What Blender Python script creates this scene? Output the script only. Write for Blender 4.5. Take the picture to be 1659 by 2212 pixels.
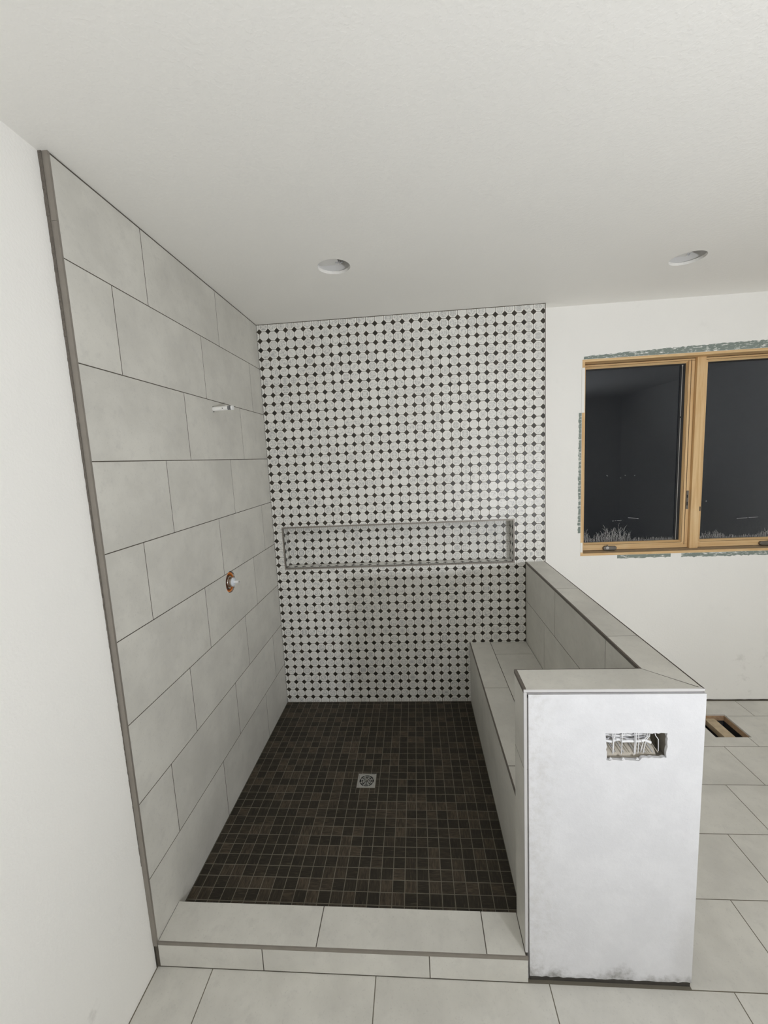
import bpy, bmesh, math, random
from mathutils import Matrix, Vector
random.seed(7)
scene = bpy.context.scene
for o in list(bpy.data.objects): bpy.data.objects.remove(o)
COL = scene.collection

# ------------------------------------------------------------------ camera
CAM = Vector((1.0272, -2.8862, 1.8596)); RX, RY, RZ = -0.1281, 0.0495, 0.0771; FPX = 899.45
IW, IH = 1659.0, 2212.0
def _rot():
    c, s = math.cos, math.sin
    A = Matrix(((c(RZ), -s(RZ), 0), (s(RZ), c(RZ), 0), (0, 0, 1)))
    B = Matrix(((1, 0, 0), (0, c(RX), -s(RX)), (0, s(RX), c(RX))))
    D = Matrix(((c(RY), 0, s(RY)), (0, 1, 0), (-s(RY), 0, c(RY))))
    return A @ B @ D
CR = _rot()
cd = bpy.data.cameras.new('camera'); cam = bpy.data.objects.new('camera', cd); COL.objects.link(cam)
cd.sensor_fit = 'VERTICAL'; cd.sensor_height = 36.0; cd.lens = FPX * 36.0 / IH
cd.clip_start = 0.02; cd.clip_end = 100
m3 = Matrix(((CR[0][0], CR[0][2], -CR[0][1]), (CR[1][0], CR[1][2], -CR[1][1]), (CR[2][0], CR[2][2], -CR[2][1])))
cam.matrix_world = Matrix.Translation(CAM) @ m3.to_4x4()
scene.camera = cam
def project(p):
    v = CR.transposed() @ (Vector(p) - CAM)
    return (IW/2 + FPX*v.x/v.y, IH/2 - FPX*v.z/v.y)

# ------------------------------------------------------------------ world and view
w = bpy.data.worlds.new('night'); scene.world = w; w.use_nodes = True
w.node_tree.nodes['Background'].inputs[0].default_value = (0.010, 0.013, 0.020, 1)
w.node_tree.nodes['Background'].inputs[1].default_value = 0.35
# light keeps bouncing in a white room; tolerance for converged pixels keeps the render time in bounds
cy_ = scene.cycles
cy_.max_bounces = 8; cy_.diffuse_bounces = 7; cy_.glossy_bounces = 3; cy_.transmission_bounces = 4; cy_.transparent_max_bounces = 6
cy_.caustics_reflective = False; cy_.caustics_refractive = False
cy_.use_adaptive_sampling = True; cy_.adaptive_threshold = 0.1; cy_.adaptive_min_samples = 16
vs = scene.view_settings
vs.view_transform = 'Standard'; vs.look = 'None'; vs.exposure = 0.0; vs.gamma = 1.0; vs.use_curve_mapping = False

# work light (its housing and stand are built near the end, at the same place)
LAMP = Vector((2.62, -3.92, 1.20)); LAMP_AIM = Vector((-0.28, 0.55, 0.79)).normalized()
LAMP_POWER = 68.0
ld = bpy.data.lights.new('work_light_beam', 'AREA'); ld.shape = 'RECTANGLE'; ld.size = 0.22; ld.size_y = 0.16
ld.energy = LAMP_POWER; ld.color = (0.922, 0.952, 1.0)
lo = bpy.data.objects.new('work_light_beam', ld); COL.objects.link(lo)
lo.location = LAMP; lo.rotation_euler = LAMP_AIM.to_track_quat('-Z', 'Y').to_euler()

# ------------------------------------------------------------------ key dimensions (metres)
ZC = 2.7948; YL = -1.6156; YW = 0.0959; ZS = 0.0602
CURB_Z = 0.1087; CURB_I = -1.4715; CURB_O = -1.6151
XB, ZB = 1.376, 0.5171
XW, XO, ZCAP = 1.7738, 1.9013, 1.0997
XS, YSB, YF = 1.3504, -1.4742, -1.6051
MXR = 1.9068
CH, TL = 0.305, 0.613
G = 0.0036
YFRONT, XRIGHT = -5.0, 4.95
PX_, PZ_ = 0.06045, 0.06007

# ------------------------------------------------------------------ material helpers
def new_mat(name):
    m = bpy.data.materials.new(name); m.use_nodes = True
    nt = m.node_tree; return m, nt, nt.nodes['Principled BSDF']
def simple(name, col, rough=0.6, metal=0.0, bump=0.0, bscale=80.0, var=0.0, vscale=6.0, spec=0.5):
    m, nt, b = new_mat(name); L = nt.links
    b.inputs['Base Color'].default_value = (*col, 1); b.inputs['Roughness'].default_value = rough
    b.inputs['Metallic'].default_value = metal; b.inputs['Specular IOR Level'].default_value = spec
    tc = nt.nodes.new('ShaderNodeNewGeometry')
    if var:
        n = nt.nodes.new('ShaderNodeTexNoise'); n.inputs['Scale'].default_value = vscale; n.inputs['Detail'].default_value = 5
        L.new(tc.outputs['Position'], n.inputs['Vector'])
        mx = nt.nodes.new('ShaderNodeMix'); mx.data_type = 'RGBA'
        mx.inputs[6].default_value = (*[c*(1-var) for c in col], 1); mx.inputs[7].default_value = (*[min(1, c*(1+var)) for c in col], 1)
        L.new(n.outputs['Fac'], mx.inputs[0]); L.new(mx.outputs[2], b.inputs['Base Color'])
    if bump:
        n2 = nt.nodes.new('ShaderNodeTexNoise'); n2.inputs['Scale'].default_value = bscale; n2.inputs['Detail'].default_value = 3
        L.new(tc.outputs['Position'], n2.inputs['Vector'])
        bp = nt.nodes.new('ShaderNodeBump'); bp.inputs['Strength'].default_value = bump; bp.inputs['Distance'].default_value = 0.004
        L.new(n2.outputs['Fac'], bp.inputs['Height']); L.new(bp.outputs[0], b.inputs['Normal'])
    return m
class NB:
    """small node helper"""
    def __init__(s, name):
        s.m, s.nt, s.b = new_mat(name); s.L = s.nt.links
    def n(s, t, **kw):
        x = s.nt.nodes.new(t)
        for k, v in kw.items(): setattr(x, k, v)
        return x
    def put(s, sock, v):
        if hasattr(v, 'links') or hasattr(v, 'is_linked'): s.L.new(v, sock)
        else: sock.default_value = v
    def math(s, op, a, b=None, c=None, clamp=False):
        x = s.n('ShaderNodeMath', operation=op); x.use_clamp = clamp; s.put(x.inputs[0], a)
        if b is not None: s.put(x.inputs[1], b)
        if c is not None: s.put(x.inputs[2], c)
        return x.outputs[0]
    def ramp(s, v, lo, hi, a=0.0, b=1.0):
        x = s.n('ShaderNodeMapRange'); x.interpolation_type = 'SMOOTHSTEP'; s.put(x.inputs[0], v)
        x.inputs[1].default_value = lo; x.inputs[2].default_value = hi; x.inputs[3].default_value = a; x.inputs[4].default_value = b
        return x.outputs[0]
    def mix(s, f, a, b):
        x = s.n('ShaderNodeMix'); x.data_type = 'RGBA'; s.put(x.inputs[0], f)
        s.put(x.inputs[6], (*a, 1) if isinstance(a, tuple) and len(a) == 3 else a)
        s.put(x.inputs[7], (*b, 1) if isinstance(b, tuple) and len(b) == 3 else b)
        return x.outputs[2]
    def noise(s, vec, scale, detail=3.0, wv=None, rough=0.5, dist=0.0):
        x = s.n('ShaderNodeTexNoise'); x.noise_dimensions = '4D' if wv is not None else '3D'
        s.L.new(vec, x.inputs['Vector']); x.inputs['Scale'].default_value = scale; x.inputs['Detail'].default_value = detail
        x.inputs['Roughness'].default_value = rough; x.inputs['Distortion'].default_value = dist
        if wv is not None: s.put(x.inputs['W'], wv)
        return x.outputs['Fac']
    def bump(s, h, strength, dist=0.002):
        x = s.n('ShaderNodeBump'); x.inputs['Strength'].default_value = strength; x.inputs['Distance'].default_value = dist
        s.put(x.inputs['Height'], h); s.L.new(x.outputs[0], s.b.inputs['Normal'])
    def seed(s):
        a = s.n('ShaderNodeAttribute', attribute_name='seed'); o = s.n('ShaderNodeObjectInfo')
        return s.math('FRACT', s.math('ADD', a.outputs['Fac'], o.outputs['Random']))
    def uv(s): return s.n('ShaderNodeUVMap').outputs[0]
    def pos(s): return s.n('ShaderNodeNewGeometry').outputs['Position']

M = {}
def paint(name, col, bump, scale, rough=0.62, scuff=True):
    k = NB(name); p = k.pos()
    n = k.noise(p, 1.3, 3); c = k.mix(k.ramp(n, .3, .7), tuple(x*.975 for x in col), col)
    sx = k.n('ShaderNodeSeparateXYZ'); k.L.new(p, sx.inputs[0])
    sc = k.math('MULTIPLY', k.ramp(k.noise(p, 5.5, 6, None, .7), .60, .74), k.ramp(sx.outputs[2], .03, .55, .42, .05))
    if scuff: c = k.mix(sc, c, (.36, .34, .31))
    k.L.new(c, k.b.inputs['Base Color']); k.b.inputs['Roughness'].default_value = rough
    k.b.inputs['Specular IOR Level'].default_value = 0.3
    t = k.ramp(k.noise(p, scale, 2), .42, .62); k.bump(t, bump, 0.002)
    return k.m
M['wall'] = paint('wall_paint', (.893, .880, .848), .10, 110)
M['ceil'] = paint('ceiling_paint', (.90, .885, .848), .13, 75, scuff=False)
M['grout'] = simple('grout_brown', (.095, .083, .066), .9, bump=.2, bscale=300)
M['grout_mosaic'] = simple('grout_mosaic', (.135, .120, .092), .9, bump=.2, bscale=300)
M['grout_floor'] = simple('grout_floor', (.165, .148, .115), .9, bump=.2, bscale=300)
M['subfloor'] = simple('subfloor_dark', (.05, .045, .038), .95, var=.4, vscale=30)
M['thinset'] = simple('thinset_edge', (.15, .132, .112), .95, bump=.9, bscale=220, var=.25, vscale=90)
M['trim'] = simple('edge_trim', (.26, .235, .205), .45, metal=.25, var=.12, vscale=30)
M['trim_dark'] = simple('edge_trim_dark', (.13, .112, .095), .5, metal=.2)
M['trim_light'] = simple('edge_trim_light', (.60, .59, .59), .4, metal=.15)
M['gap'] = simple('gap_grey', (.34, .33, .335), .9, bump=.4, bscale=200)
M['black'] = simple('black_rubber', (.008, .008, .009), .5)
M['steel'] = simple('brushed_steel', (.62, .61, .59), .32, metal=.9)
M['dark_steel'] = simple('bronze_hardware', (.20, .185, .165), .38, metal=.7)
M['chrome'] = simple('brass_nickel', (.62, .59, .54), .22, metal=.95)
M['plastic'] = simple('white_plastic', (.82, .82, .82), .35)
M['pvc'] = simple('pipe_white', (.86, .85, .82), .3)
M['thread'] = simple('pipe_thread', (.55, .55, .55), .35, metal=.3)
M['clear'] = simple('clear_plastic', (.72, .76, .82), .15)
M['orange'] = simple('orange_board', (.80, .25, .05), .6, bump=.2)
M['stud'] = simple('stud_wood', (.42, .27, .16), .75, var=.25, vscale=30)
M['dark_wood'] = simple('cavity_brown', (.20, .09, .04), .8)
M['ply'] = simple('plywood_edge', (.42, .28, .17), .75, var=.35, vscale=60)
M['sheet'] = simple('duct_metal', (.10, .10, .10), .5, metal=.6)
M['can'] = simple('can_white', (.74, .73, .71), .55)
M['cavity'] = simple('box_cavity', (.36, .33, .28), .85, var=.35, vscale=40)
M['cable'] = simple('cable_white', (.80, .80, .81), .4)
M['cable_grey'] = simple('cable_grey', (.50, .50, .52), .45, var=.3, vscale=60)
M['cloth_tape'] = simple('wire_foil', (.46, .46, .48), .45, metal=.2, var=.4, vscale=70)
M['insulation'] = simple('insulation', (.46, .42, .36), .9, var=.3, vscale=90, bump=.5, bscale=150)
M['block'] = simple('block_wood', (.50, .40, .27), .8, var=.3, vscale=35)
M['yellow'] = simple('lamp_yellow', (.75, .45, .03), .45)

# large cement-look tiles
k = NB('cement_tile'); u = k.uv(); sd = k.seed(); wv = k.math('MULTIPLY', sd, 91.0)
n1 = k.noise(u, 4.0, 6, wv, .6); n2 = k.noise(u, 22.0, 5, wv, .65); n3 = k.noise(u, 150.0, 3, wv)
c = k.mix(k.ramp(n1, .3, .72), (.56, .547, .505), (.675, .66, .61))
c = k.mix(k.math('MULTIPLY', k.ramp(n2, .50, .72), .32), c, (.48, .47, .445))
c = k.mix(k.math('MULTIPLY', k.ramp(n3, .58, .72), .26), c, (.38, .37, .35))
k.L.new(c, k.b.inputs['Base Color']); k.b.inputs['Roughness'].default_value = .42; k.bump(n2, .05)
M['tile'] = k.m

# printed octagon mosaic
k = NB('octagon_print'); u = k.uv(); sd = k.seed()
s2 = k.math('FRACT', k.math('MULTIPLY', sd, 7.31)); s3 = k.math('FRACT', k.math('MULTIPLY', sd, 23.7))
ab = k.n('ShaderNodeVectorMath', operation='ABSOLUTE'); k.L.new(u, ab.inputs[0])
mv = k.n('ShaderNodeMix'); mv.data_type = 'VECTOR'; k.L.new(k.math('GREATER_THAN', s2, .72), mv.inputs[0])
k.L.new(u, mv.inputs[4]); k.L.new(ab.outputs[0], mv.inputs[5]); vec = mv.outputs[1]
ln = k.n('ShaderNodeVectorMath', operation='LENGTH'); k.L.new(u, ln.inputs[0]); r = ln.outputs['Value']
wv = k.math('MULTIPLY', sd, 311.0)
na = k.noise(vec, 3.1, 1.0, wv, .5, .9)
line = k.ramp(k.math('ABSOLUTE', k.math('SUBTRACT', na, .5)), .012, .045, 1.0, 0.0)
nb_ = k.noise(vec, 6.5, 0.0, k.math('ADD', wv, 17.0))
blot = k.ramp(nb_, .58, .68)
ring = k.ramp(k.math('ABSOLUTE', k.math('SUBTRACT', k.math('FRACT', k.math('MULTIPLY', r, 7.0)), .5)), .10, .22, 1.0, 0.0)
pat = k.math('MAXIMUM', k.math('MULTIPLY', line, .85), k.math('MULTIPLY', blot, .45))
pat = k.math('ADD', k.math('MULTIPLY', pat, k.ramp(s3, .05, .30, .15, 1.0)), k.math('MULTIPLY', ring, k.ramp(s3, .93, .95, 0, .35)), clamp=True)
inside = k.ramp(r, .37, .43, 1.0, 0.0)
base = k.mix(s2, (.84, .83, .785), (.88, .87, .825))
inner = k.mix(k.math('MULTIPLY', inside, k.ramp(s2, 0, 1, .45, 1.0)), base, (.71, .70, .665))
cc = k.mix(k.math('MULTIPLY', k.math('MULTIPLY', pat, inside), .70), inner, (.30, .30, .305))
k.L.new(cc, k.b.inputs['Base Color']); k.b.inputs['Roughness'].default_value = .38
M['oct'] = k.m
# dark dots
k = NB('dot_dark'); sd = k.seed()
k.L.new(k.mix(sd, (.018, .016, .012), (.045, .036, .026)), k.b.inputs['Base Color']); k.b.inputs['Roughness'].default_value = .35
M['dot'] = k.m
# dark wood-look floor mosaic
k = NB('wood_mosaic'); u = k.uv(); sd = k.seed()
sw = k.n('ShaderNodeSeparateXYZ'); k.L.new(u, sw.inputs[0])
f = k.math('GREATER_THAN', k.math('FRACT', k.math('MULTIPLY', sd, 13.7)), .52)
a_ = k.math('ADD', k.math('MULTIPLY', sw.outputs[0], f), k.math('MULTIPLY', sw.outputs[1], k.math('SUBTRACT', 1.0, f)))
b_ = k.math('ADD', k.math('MULTIPLY', sw.outputs[1], f), k.math('MULTIPLY', sw.outputs[0], k.math('SUBTRACT', 1.0, f)))
cb = k.n('ShaderNodeCombineXYZ'); k.L.new(k.math('MULTIPLY', a_, 9.0), cb.inputs[0]); k.L.new(k.math('MULTIPLY', b_, 1.3), cb.inputs[1])
g1 = k.noise(cb.outputs[0], 1.0, 5, k.math('MULTIPLY', sd, 77.0), .65, .4)
s4 = k.math('FRACT', k.math('MULTIPLY', sd, 41.3))
tone = k.mix(k.ramp(s4, .35, 1.04), (.033, .0268, .0175), (.092, .070, .048))
c = k.mix(k.ramp(g1, .35, .68), k.mix(.75, tone, (.012, .0095, .006)), tone)
c = k.mix(k.math('MULTIPLY', k.ramp(g1, .57, .72), .55), c, (.105, .085, .058))
k.L.new(c, k.b.inputs['Base Color']); k.b.inputs['Roughness'].default_value = .5; k.b.inputs['Specular IOR Level'].default_value = .3; k.bump(g1, .25, .0012)
M['wood_mosaic'] = k.m
# bare drywall of the half wall end, with grime
k = NB('bare_drywall'); p = k.pos(); sp = k.n('ShaderNodeSeparateXYZ'); k.L.new(p, sp.inputs[0])
X, Z = sp.outputs[0], sp.outputs[2]
n1 = k.noise(p, 9, 6, None, .65); n2 = k.noise(p, 38, 5, None, .7); n0 = k.noise(p, 3.0, 3)
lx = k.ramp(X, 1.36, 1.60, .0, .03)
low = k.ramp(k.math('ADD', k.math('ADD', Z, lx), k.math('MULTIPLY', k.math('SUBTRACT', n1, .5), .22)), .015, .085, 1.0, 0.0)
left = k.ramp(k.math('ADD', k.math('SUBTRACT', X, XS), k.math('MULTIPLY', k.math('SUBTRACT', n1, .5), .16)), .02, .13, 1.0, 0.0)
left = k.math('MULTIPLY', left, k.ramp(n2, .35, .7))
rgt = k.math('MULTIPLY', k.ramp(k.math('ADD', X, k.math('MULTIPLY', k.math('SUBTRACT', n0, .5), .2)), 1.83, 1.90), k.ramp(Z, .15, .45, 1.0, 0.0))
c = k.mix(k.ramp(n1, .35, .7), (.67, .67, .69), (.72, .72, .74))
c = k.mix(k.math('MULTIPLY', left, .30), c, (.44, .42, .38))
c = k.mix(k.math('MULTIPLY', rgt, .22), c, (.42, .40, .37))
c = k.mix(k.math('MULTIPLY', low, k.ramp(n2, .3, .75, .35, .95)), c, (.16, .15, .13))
k.L.new(c, k.b.inputs['Base Color']); k.b.inputs['Roughness'].default_value = .75
k.bump(k.ramp(n2, .35, .75), .18, .003)
M['bare'] = k.m
# green board with mud streaks
k = NB('green_board'); p = k.pos(); n1 = k.noise(p, 45, 4, None, .6); n2 = k.noise(p, 12, 3)
mp = k.n('ShaderNodeMapping'); k.L.new(p, mp.inputs[0]); mp.inputs['Scale'].default_value = (10, 10, 60); n3 = k.noise(mp.outputs[0], 2.0, 3, None, .6)
c = k.mix(n2, (.185, .225, .20), (.27, .31, .28))
c = k.mix(k.ramp(n3, .56, .62), c, (.78, .78, .75)); c = k.mix(k.math('MULTIPLY', k.ramp(n1, .58, .68), .6), c, (.70, .71, .68))
k.L.new(c, k.b.inputs['Base Color']); k.b.inputs['Roughness'].default_value = .85
M['green'] = k.m
def wood(name, axis):
    k = NB(name); p = k.pos(); mp = k.n('ShaderNodeMapping'); k.L.new(p, mp.inputs[0])
    sc = [55.0, 55.0, 55.0]; sc[axis] = 2.2; mp.inputs['Scale'].default_value = sc
    n = k.noise(mp.outputs[0], 1.0, 5, None, .6, .5); n2 = k.noise(p, 7.0, 3)
    c = k.mix(k.ramp(n, .3, .7), (.63, .395, .18), (.77, .55, .295)); c = k.mix(k.math('MULTIPLY', k.ramp(n2, .5, .75), .3), c, (.78, .62, .39))
    k.L.new(c, k.b.inputs['Base Color']); k.b.inputs['Roughness'].default_value = .55; k.bump(n, .08)
    return k.m
M['wood_x'] = wood('pine_along', 0); M['wood_z'] = wood('pine_upright', 2); M['wood_y'] = wood('pine_block', 1)
# glass: fresnel mirror over clear
m = bpy.data.materials.new('window_glass'); m.use_nodes = True; nt = m.node_tree
for n in list(nt.nodes): nt.nodes.remove(n)
out = nt.nodes.new('ShaderNodeOutputMaterial'); mx = nt.nodes.new('ShaderNodeMixShader'); fr = nt.nodes.new('ShaderNodeFresnel'); fr.inputs[0].default_value = 1.42
tr = nt.nodes.new('ShaderNodeBsdfTransparent'); tr.inputs[0].default_value = (.86, .88, .9, 1); gl = nt.nodes.new('ShaderNodeBsdfGlossy'); gl.inputs['Roughness'].default_value = 0.0
gl.inputs[0].default_value = (.93, .95, 1, 1)
nt.links.new(fr.outputs[0], mx.inputs[0]); nt.links.new(tr.outputs[0], mx.inputs[1]); nt.links.new(gl.outputs[0], mx.inputs[2]); nt.links.new(mx.outputs[0], out.inputs[0])
M['glass'] = m
M['sill'] = simple('dusty_sill', (.40, .31, .21), .8, var=.25, vscale=40)
M['seal_groove_shade'] = simple('brown_seal_groove', (.14, .075, .03), .8)  # weatherstrip brown, also used to paint shade into the sash grooves
m, nt, b = new_mat('frost'); b.inputs['Base Color'].default_value = (.62, .62, .62, 1); b.inputs['Alpha'].default_value = .5; b.inputs['Roughness'].default_value = .8
M['frost'] = m
m, nt, b = new_mat('lamp_lens'); b.inputs['Emission Color'].default_value = (.97, .985, 1, 1); b.inputs['Emission Strength'].default_value = 6
M['lens'] = m

# ------------------------------------------------------------------ object helpers
WM = {}                                   # world matrix of every object made here, by name
def obj(name, me, mat=None, parent=None, mw=None):
    o = bpy.data.objects.new(name, me); COL.objects.link(o)
    if mat is not None and len(me.materials) == 0: me.materials.append(M[mat])
    if mw is not None: o.matrix_basis = mw
    WM[o.name] = mw.copy() if mw is not None else Matrix.Identity(4)
    if parent is not None:
        o.parent = parent
        o.matrix_parent_inverse = WM.get(parent.name, Matrix.Translation(parent.location)).inverted()
    return o
def tag(o, label, cat=None, group=None, kind=None):
    o['label'] = label
    if cat: o['category'] = cat
    if group: o['group'] = group
    if kind: o['kind'] = kind
    return o
def empty(name, loc, label, cat=None, group=None, kind=None):
    o = bpy.data.objects.new(name, None); COL.objects.link(o); o.location = loc; o.empty_display_size = .05
    return tag(o, label, cat, group, kind)
class MB:
    def __init__(s): s.v = []; s.f = []; s.uv = {}; s.seed = []
    def face(s, idx, seed=0.0): s.f.append(tuple(idx)); s.seed.append(seed)
    def box(s, x0, x1, y0, y1, z0, z1):
        b = len(s.v)
        s.v += [(x0,y0,z0),(x1,y0,z0),(x1,y1,z0),(x0,y1,z0),(x0,y0,z1),(x1,y0,z1),(x1,y1,z1),(x0,y1,z1)]
        for q in ((0,3,2,1),(4,5,6,7),(0,1,5,4),(1,2,6,5),(2,3,7,6),(3,0,4,7)): s.face([b+i for i in q])
        return s
    def quadprism(s, poly, a0, a1, axis):
        """poly of 2-D points extruded along axis (0,1,2) from a0 to a1"""
        def P(p, a): return {0: (a, p[0], p[1]), 1: (p[0], a, p[1]), 2: (p[0], p[1], a)}[axis]
        b = len(s.v); n = len(poly)
        s.v += [P(p, a0) for p in poly] + [P(p, a1) for p in poly]
        s.face([b+i for i in range(n)]); s.face([b+n+i for i in reversed(range(n))])
        for i in range(n):
            j = (i+1) % n; s.face([b+i, b+n+i, b+n+j, b+j])
        return s
    def cyl(s, p0, p1, r0, r1=None, n=20, caps=True):
        r1 = r0 if r1 is None else r1
        p0, p1 = Vector(p0), Vector(p1); d = (p1-p0).normalized()
        a = d.orthogonal().normalized(); c = d.cross(a); b = len(s.v)
        for P, r in ((p0, r0), (p1, r1)):
            for i in range(n):
                t = 2*math.pi*i/n; s.v.append(tuple(P + a*r*math.cos(t) + c*r*math.sin(t)))
        for i in range(n):
            j = (i+1) % n; s.face([b+i, b+j, b+n+j, b+n+i])
        if caps: s.face([b+i for i in reversed(range(n))]); s.face([b+n+i for i in range(n)])
        return s
    def ring(s, c, ri, ro, z0, z1, n=40, axis=2):
        """annulus tube around an axis; c is the centre in the plane"""
        b = len(s.v)
        def P(r, t, h):
            u_, v_ = c[0]+r*math.cos(t), c[1]+r*math.sin(t)
            return {2: (u_, v_, h), 0: (h, u_, v_), 1: (u_, h, v_)}[axis]
        for i in range(n):
            t = 2*math.pi*i/n; s.v += [P(ri,t,z0), P(ro,t,z0), P(ro,t,z1), P(ri,t,z1)]
        for i in range(n):
            A = b+4*i; B = b+4*((i+1) % n)
            for q in range(4):
                s.face([A+q, A+(q+1) % 4, B+(q+1) % 4, B+q])
        return s
    def tube(s, pts, r, n=12):
        for a, b in zip(pts[:-1], pts[1:]): s.cyl(a, b, r, r, n)
        return s
    def mesh(s, name, smooth=False):
        me = bpy.data.meshes.new(name); me.from_pydata(s.v, [], s.f)
        bm = bmesh.new(); bm.from_mesh(me); bmesh.ops.recalc_face_normals(bm, faces=bm.faces); bm.to_mesh(me); bm.free()
        if smooth:
            me.polygons.foreach_set('use_smooth', [True]*len(me.polygons))
            try: me.set_sharp_from_angle(angle=math.radians(35))
            except Exception: pass
        return me
    def build(s, name, mat, parent=None, smooth=False): return obj(name, s.mesh(name, smooth), mat, parent)
def bevel_obj(o, wdt=.002, seg=2):
    md = o.modifiers.new('bevel', 'BEVEL'); md.width = wdt; md.segments = seg; md.limit_method = 'ANGLE'; return o

# local frames: local x,y in the surface, local z = outward normal
def frame(kind, off):
    if kind == '-y': R = ((1,0,0),(0,0,-1),(0,1,0)); t = (0, off, 0)
    if kind == '+x': R = ((0,0,1),(1,0,0),(0,1,0)); t = (off, 0, 0)
    if kind == '-x': R = ((0,0,-1),(-1,0,0),(0,1,0)); t = (off, 0, 0)      # local x = -world y
    if kind == '+z': R = ((1,0,0),(0,1,0),(0,0,1)); t = (0, 0, off)
    if kind == '-z': R = ((1,0,0),(0,-1,0),(0,0,-1)); t = (0, 0, off)
    return Matrix.Translation(t) @ Matrix(R).to_4x4()

def clip(poly, x0, x1, y0, y1):
    def cut(ps, ax, val, keep_gt):
        o_ = []
        for i in range(len(ps)):
            a, b = ps[i], ps[(i+1) % len(ps)]
            ia = a[ax] >= val if keep_gt else a[ax] <= val; ib = b[ax] >= val if keep_gt else b[ax] <= val
            if ia: o_.append(a)
            if ia != ib:
                t = (val-a[ax])/(b[ax]-a[ax]); o_.append((a[0]+t*(b[0]-a[0]), a[1]+t*(b[1]-a[1])))
        return o_
    for ax, val, g in ((0, x0, True), (0, x1, False), (1, y0, True), (1, y1, False)):
        if len(poly) < 3: return []
        poly = cut(poly, ax, val, g)
    return poly
def area(p): return abs(sum(p[i][0]*p[(i+1) % len(p)][1]-p[(i+1) % len(p)][0]*p[i][1] for i in range(len(p))))/2
def inset(poly, d):
    """inset a convex CCW polygon"""
    n = len(poly); out = []
    for i in range(n):
        p0, p1, p2 = Vector(poly[i-1]), Vector(poly[i]), Vector(poly[(i+1) % n])
        e1, e2 = (p1-p0), (p2-p1)
        if e1.length < 1e-7 or e2.length < 1e-7: out.append(tuple(p1)); continue
        e1.normalize(); e2.normalize(); n1 = Vector((-e1.y, e1.x)); n2 = Vector((-e2.y, e2.x))
        b = n1+n2; b = b/max(.3, (1+n1.dot(n2))); out.append((p1.x+b.x*d, p1.y+b.y*d))
    return out
class Tiles:
    """joined or single prisms with a chamfered face, uv in metres (or scaled) about the given centre, seed per face"""
    def __init__(s): s.v = []; s.f = []; s.uvs = []; s.sd = []
    def add(s, poly, t, ch, ctr, us=1.0, seed=0.0, mat=None, z0=0.0):
        n = len(poly); b = len(s.v)
        top = inset(poly, ch) if ch else poly
        loc = [(x, y, z0) for x, y in top] + [(x, y, z0-ch*.7) for x, y in poly] + [(x, y, z0-t) for x, y in poly]
        s.v += [tuple(mat @ Vector(q)) if mat else q for q in loc]
        uv = [((q[0]-ctr[0])*us, (q[1]-ctr[1])*us) for q in loc]
        fs = [list(range(n))]
        for i in range(n):
            j = (i+1) % n; fs.append([n+i, n+j, j, i]); fs.append([2*n+i, 2*n+j, n+j, n+i])
        for f in fs:
            s.f.append([b+i for i in f]); s.uvs += [uv[i] for i in f]; s.sd.append(seed)
    def mesh(s, name):
        me = bpy.data.meshes.new(name); me.from_pydata(s.v, [], s.f)
        ul = me.uv_layers.new(name='UVMap'); ul.data.foreach_set('uv', [c for q in s.uvs for c in q])
        at = me.attributes.new('seed', 'FLOAT', 'FACE'); at.data.foreach_set('value', s.sd)
        return me
_cache = {}
def rect_tile(w_, h_, t=.010, ch=.0005):
    key = (round(w_, 4), round(h_, 4), t)
    if key not in _cache:
        T = Tiles(); T.add([(-w_/2,-h_/2),(w_/2,-h_/2),(w_/2,h_/2),(-w_/2,h_/2)], t, ch, (0, 0)); me = T.mesh('tile'); me.materials.append(M['tile']); _cache[key] = me
    return _cache[key]
def place_tile(fr, a0, a1, b0, b1, parent, name='tile', jit=.0004):
    """a tile filling local rectangle a0..a1 x b0..b1 less the joint"""
    w_, h_ = a1-a0-G, b1-b0-G
    if w_ < .004 or h_ < .004: return None
    mw = fr @ Matrix.Translation(((a0+a1)/2, (b0+b1)/2, random.uniform(-jit*.3, jit*.6)))
    return obj(name, rect_tile(w_, h_), None, parent, mw)
def poly_tile(fr, poly, parent, name='tile', t=.010):
    """concave or mitred tile: filled outline extruded back"""
    me = plate(poly, [], t); me.name = 'tile'
    ul = me.uv_layers.new(name='UVMap')
    for lp in me.loops: co = me.vertices[lp.vertex_index].co; ul.data[lp.index].uv = (co.x, co.y)
    return obj(name, me, 'tile', parent, fr)
def plate(outer, holes, t):
    """flat plate with holes; face at local z=0, back at -t"""
    bm = bmesh.new(); loops = []
    for ps in [outer]+holes:
        vs_ = [bm.verts.new((x, y, 0)) for x, y in ps]; es = [bm.edges.new((vs_[i], vs_[(i+1) % len(vs_)])) for i in range(len(vs_))]; loops.append((vs_, es))
    res = bmesh.ops.triangle_fill(bm, use_beauty=True, use_dissolve=False, edges=[e for _, es in loops for e in es], normal=(0, 0, 1))
    faces = list(bm.faces)
    for f in faces:
        if f.normal.z < 0: f.normal_flip()
    mp = {}
    for vs_, _ in loops:
        for v in vs_: mp[v] = bm.verts.new((v.co.x, v.co.y, -t))
    for f in faces: bm.faces.new([mp[v] for v in reversed(f.verts)])
    for vs_, _ in loops:
        for i in range(len(vs_)):
            a, b = vs_[i], vs_[(i+1) % len(vs_)]; bm.faces.new((a, mp[a], mp[b], b))
    bmesh.ops.recalc_face_normals(bm, faces=bm.faces)
    me = bpy.data.meshes.new('plate'); bm.to_mesh(me); bm.free(); return me
def rect(x0, x1, y0, y1): return [(x0, y0), (x1, y0), (x1, y1), (x0, y1)]
def circle(cx, cy, r, n=40): return [(cx+r*math.cos(2*math.pi*i/n), cy+r*math.sin(2*math.pi*i/n)) for i in range(n)]
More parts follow.
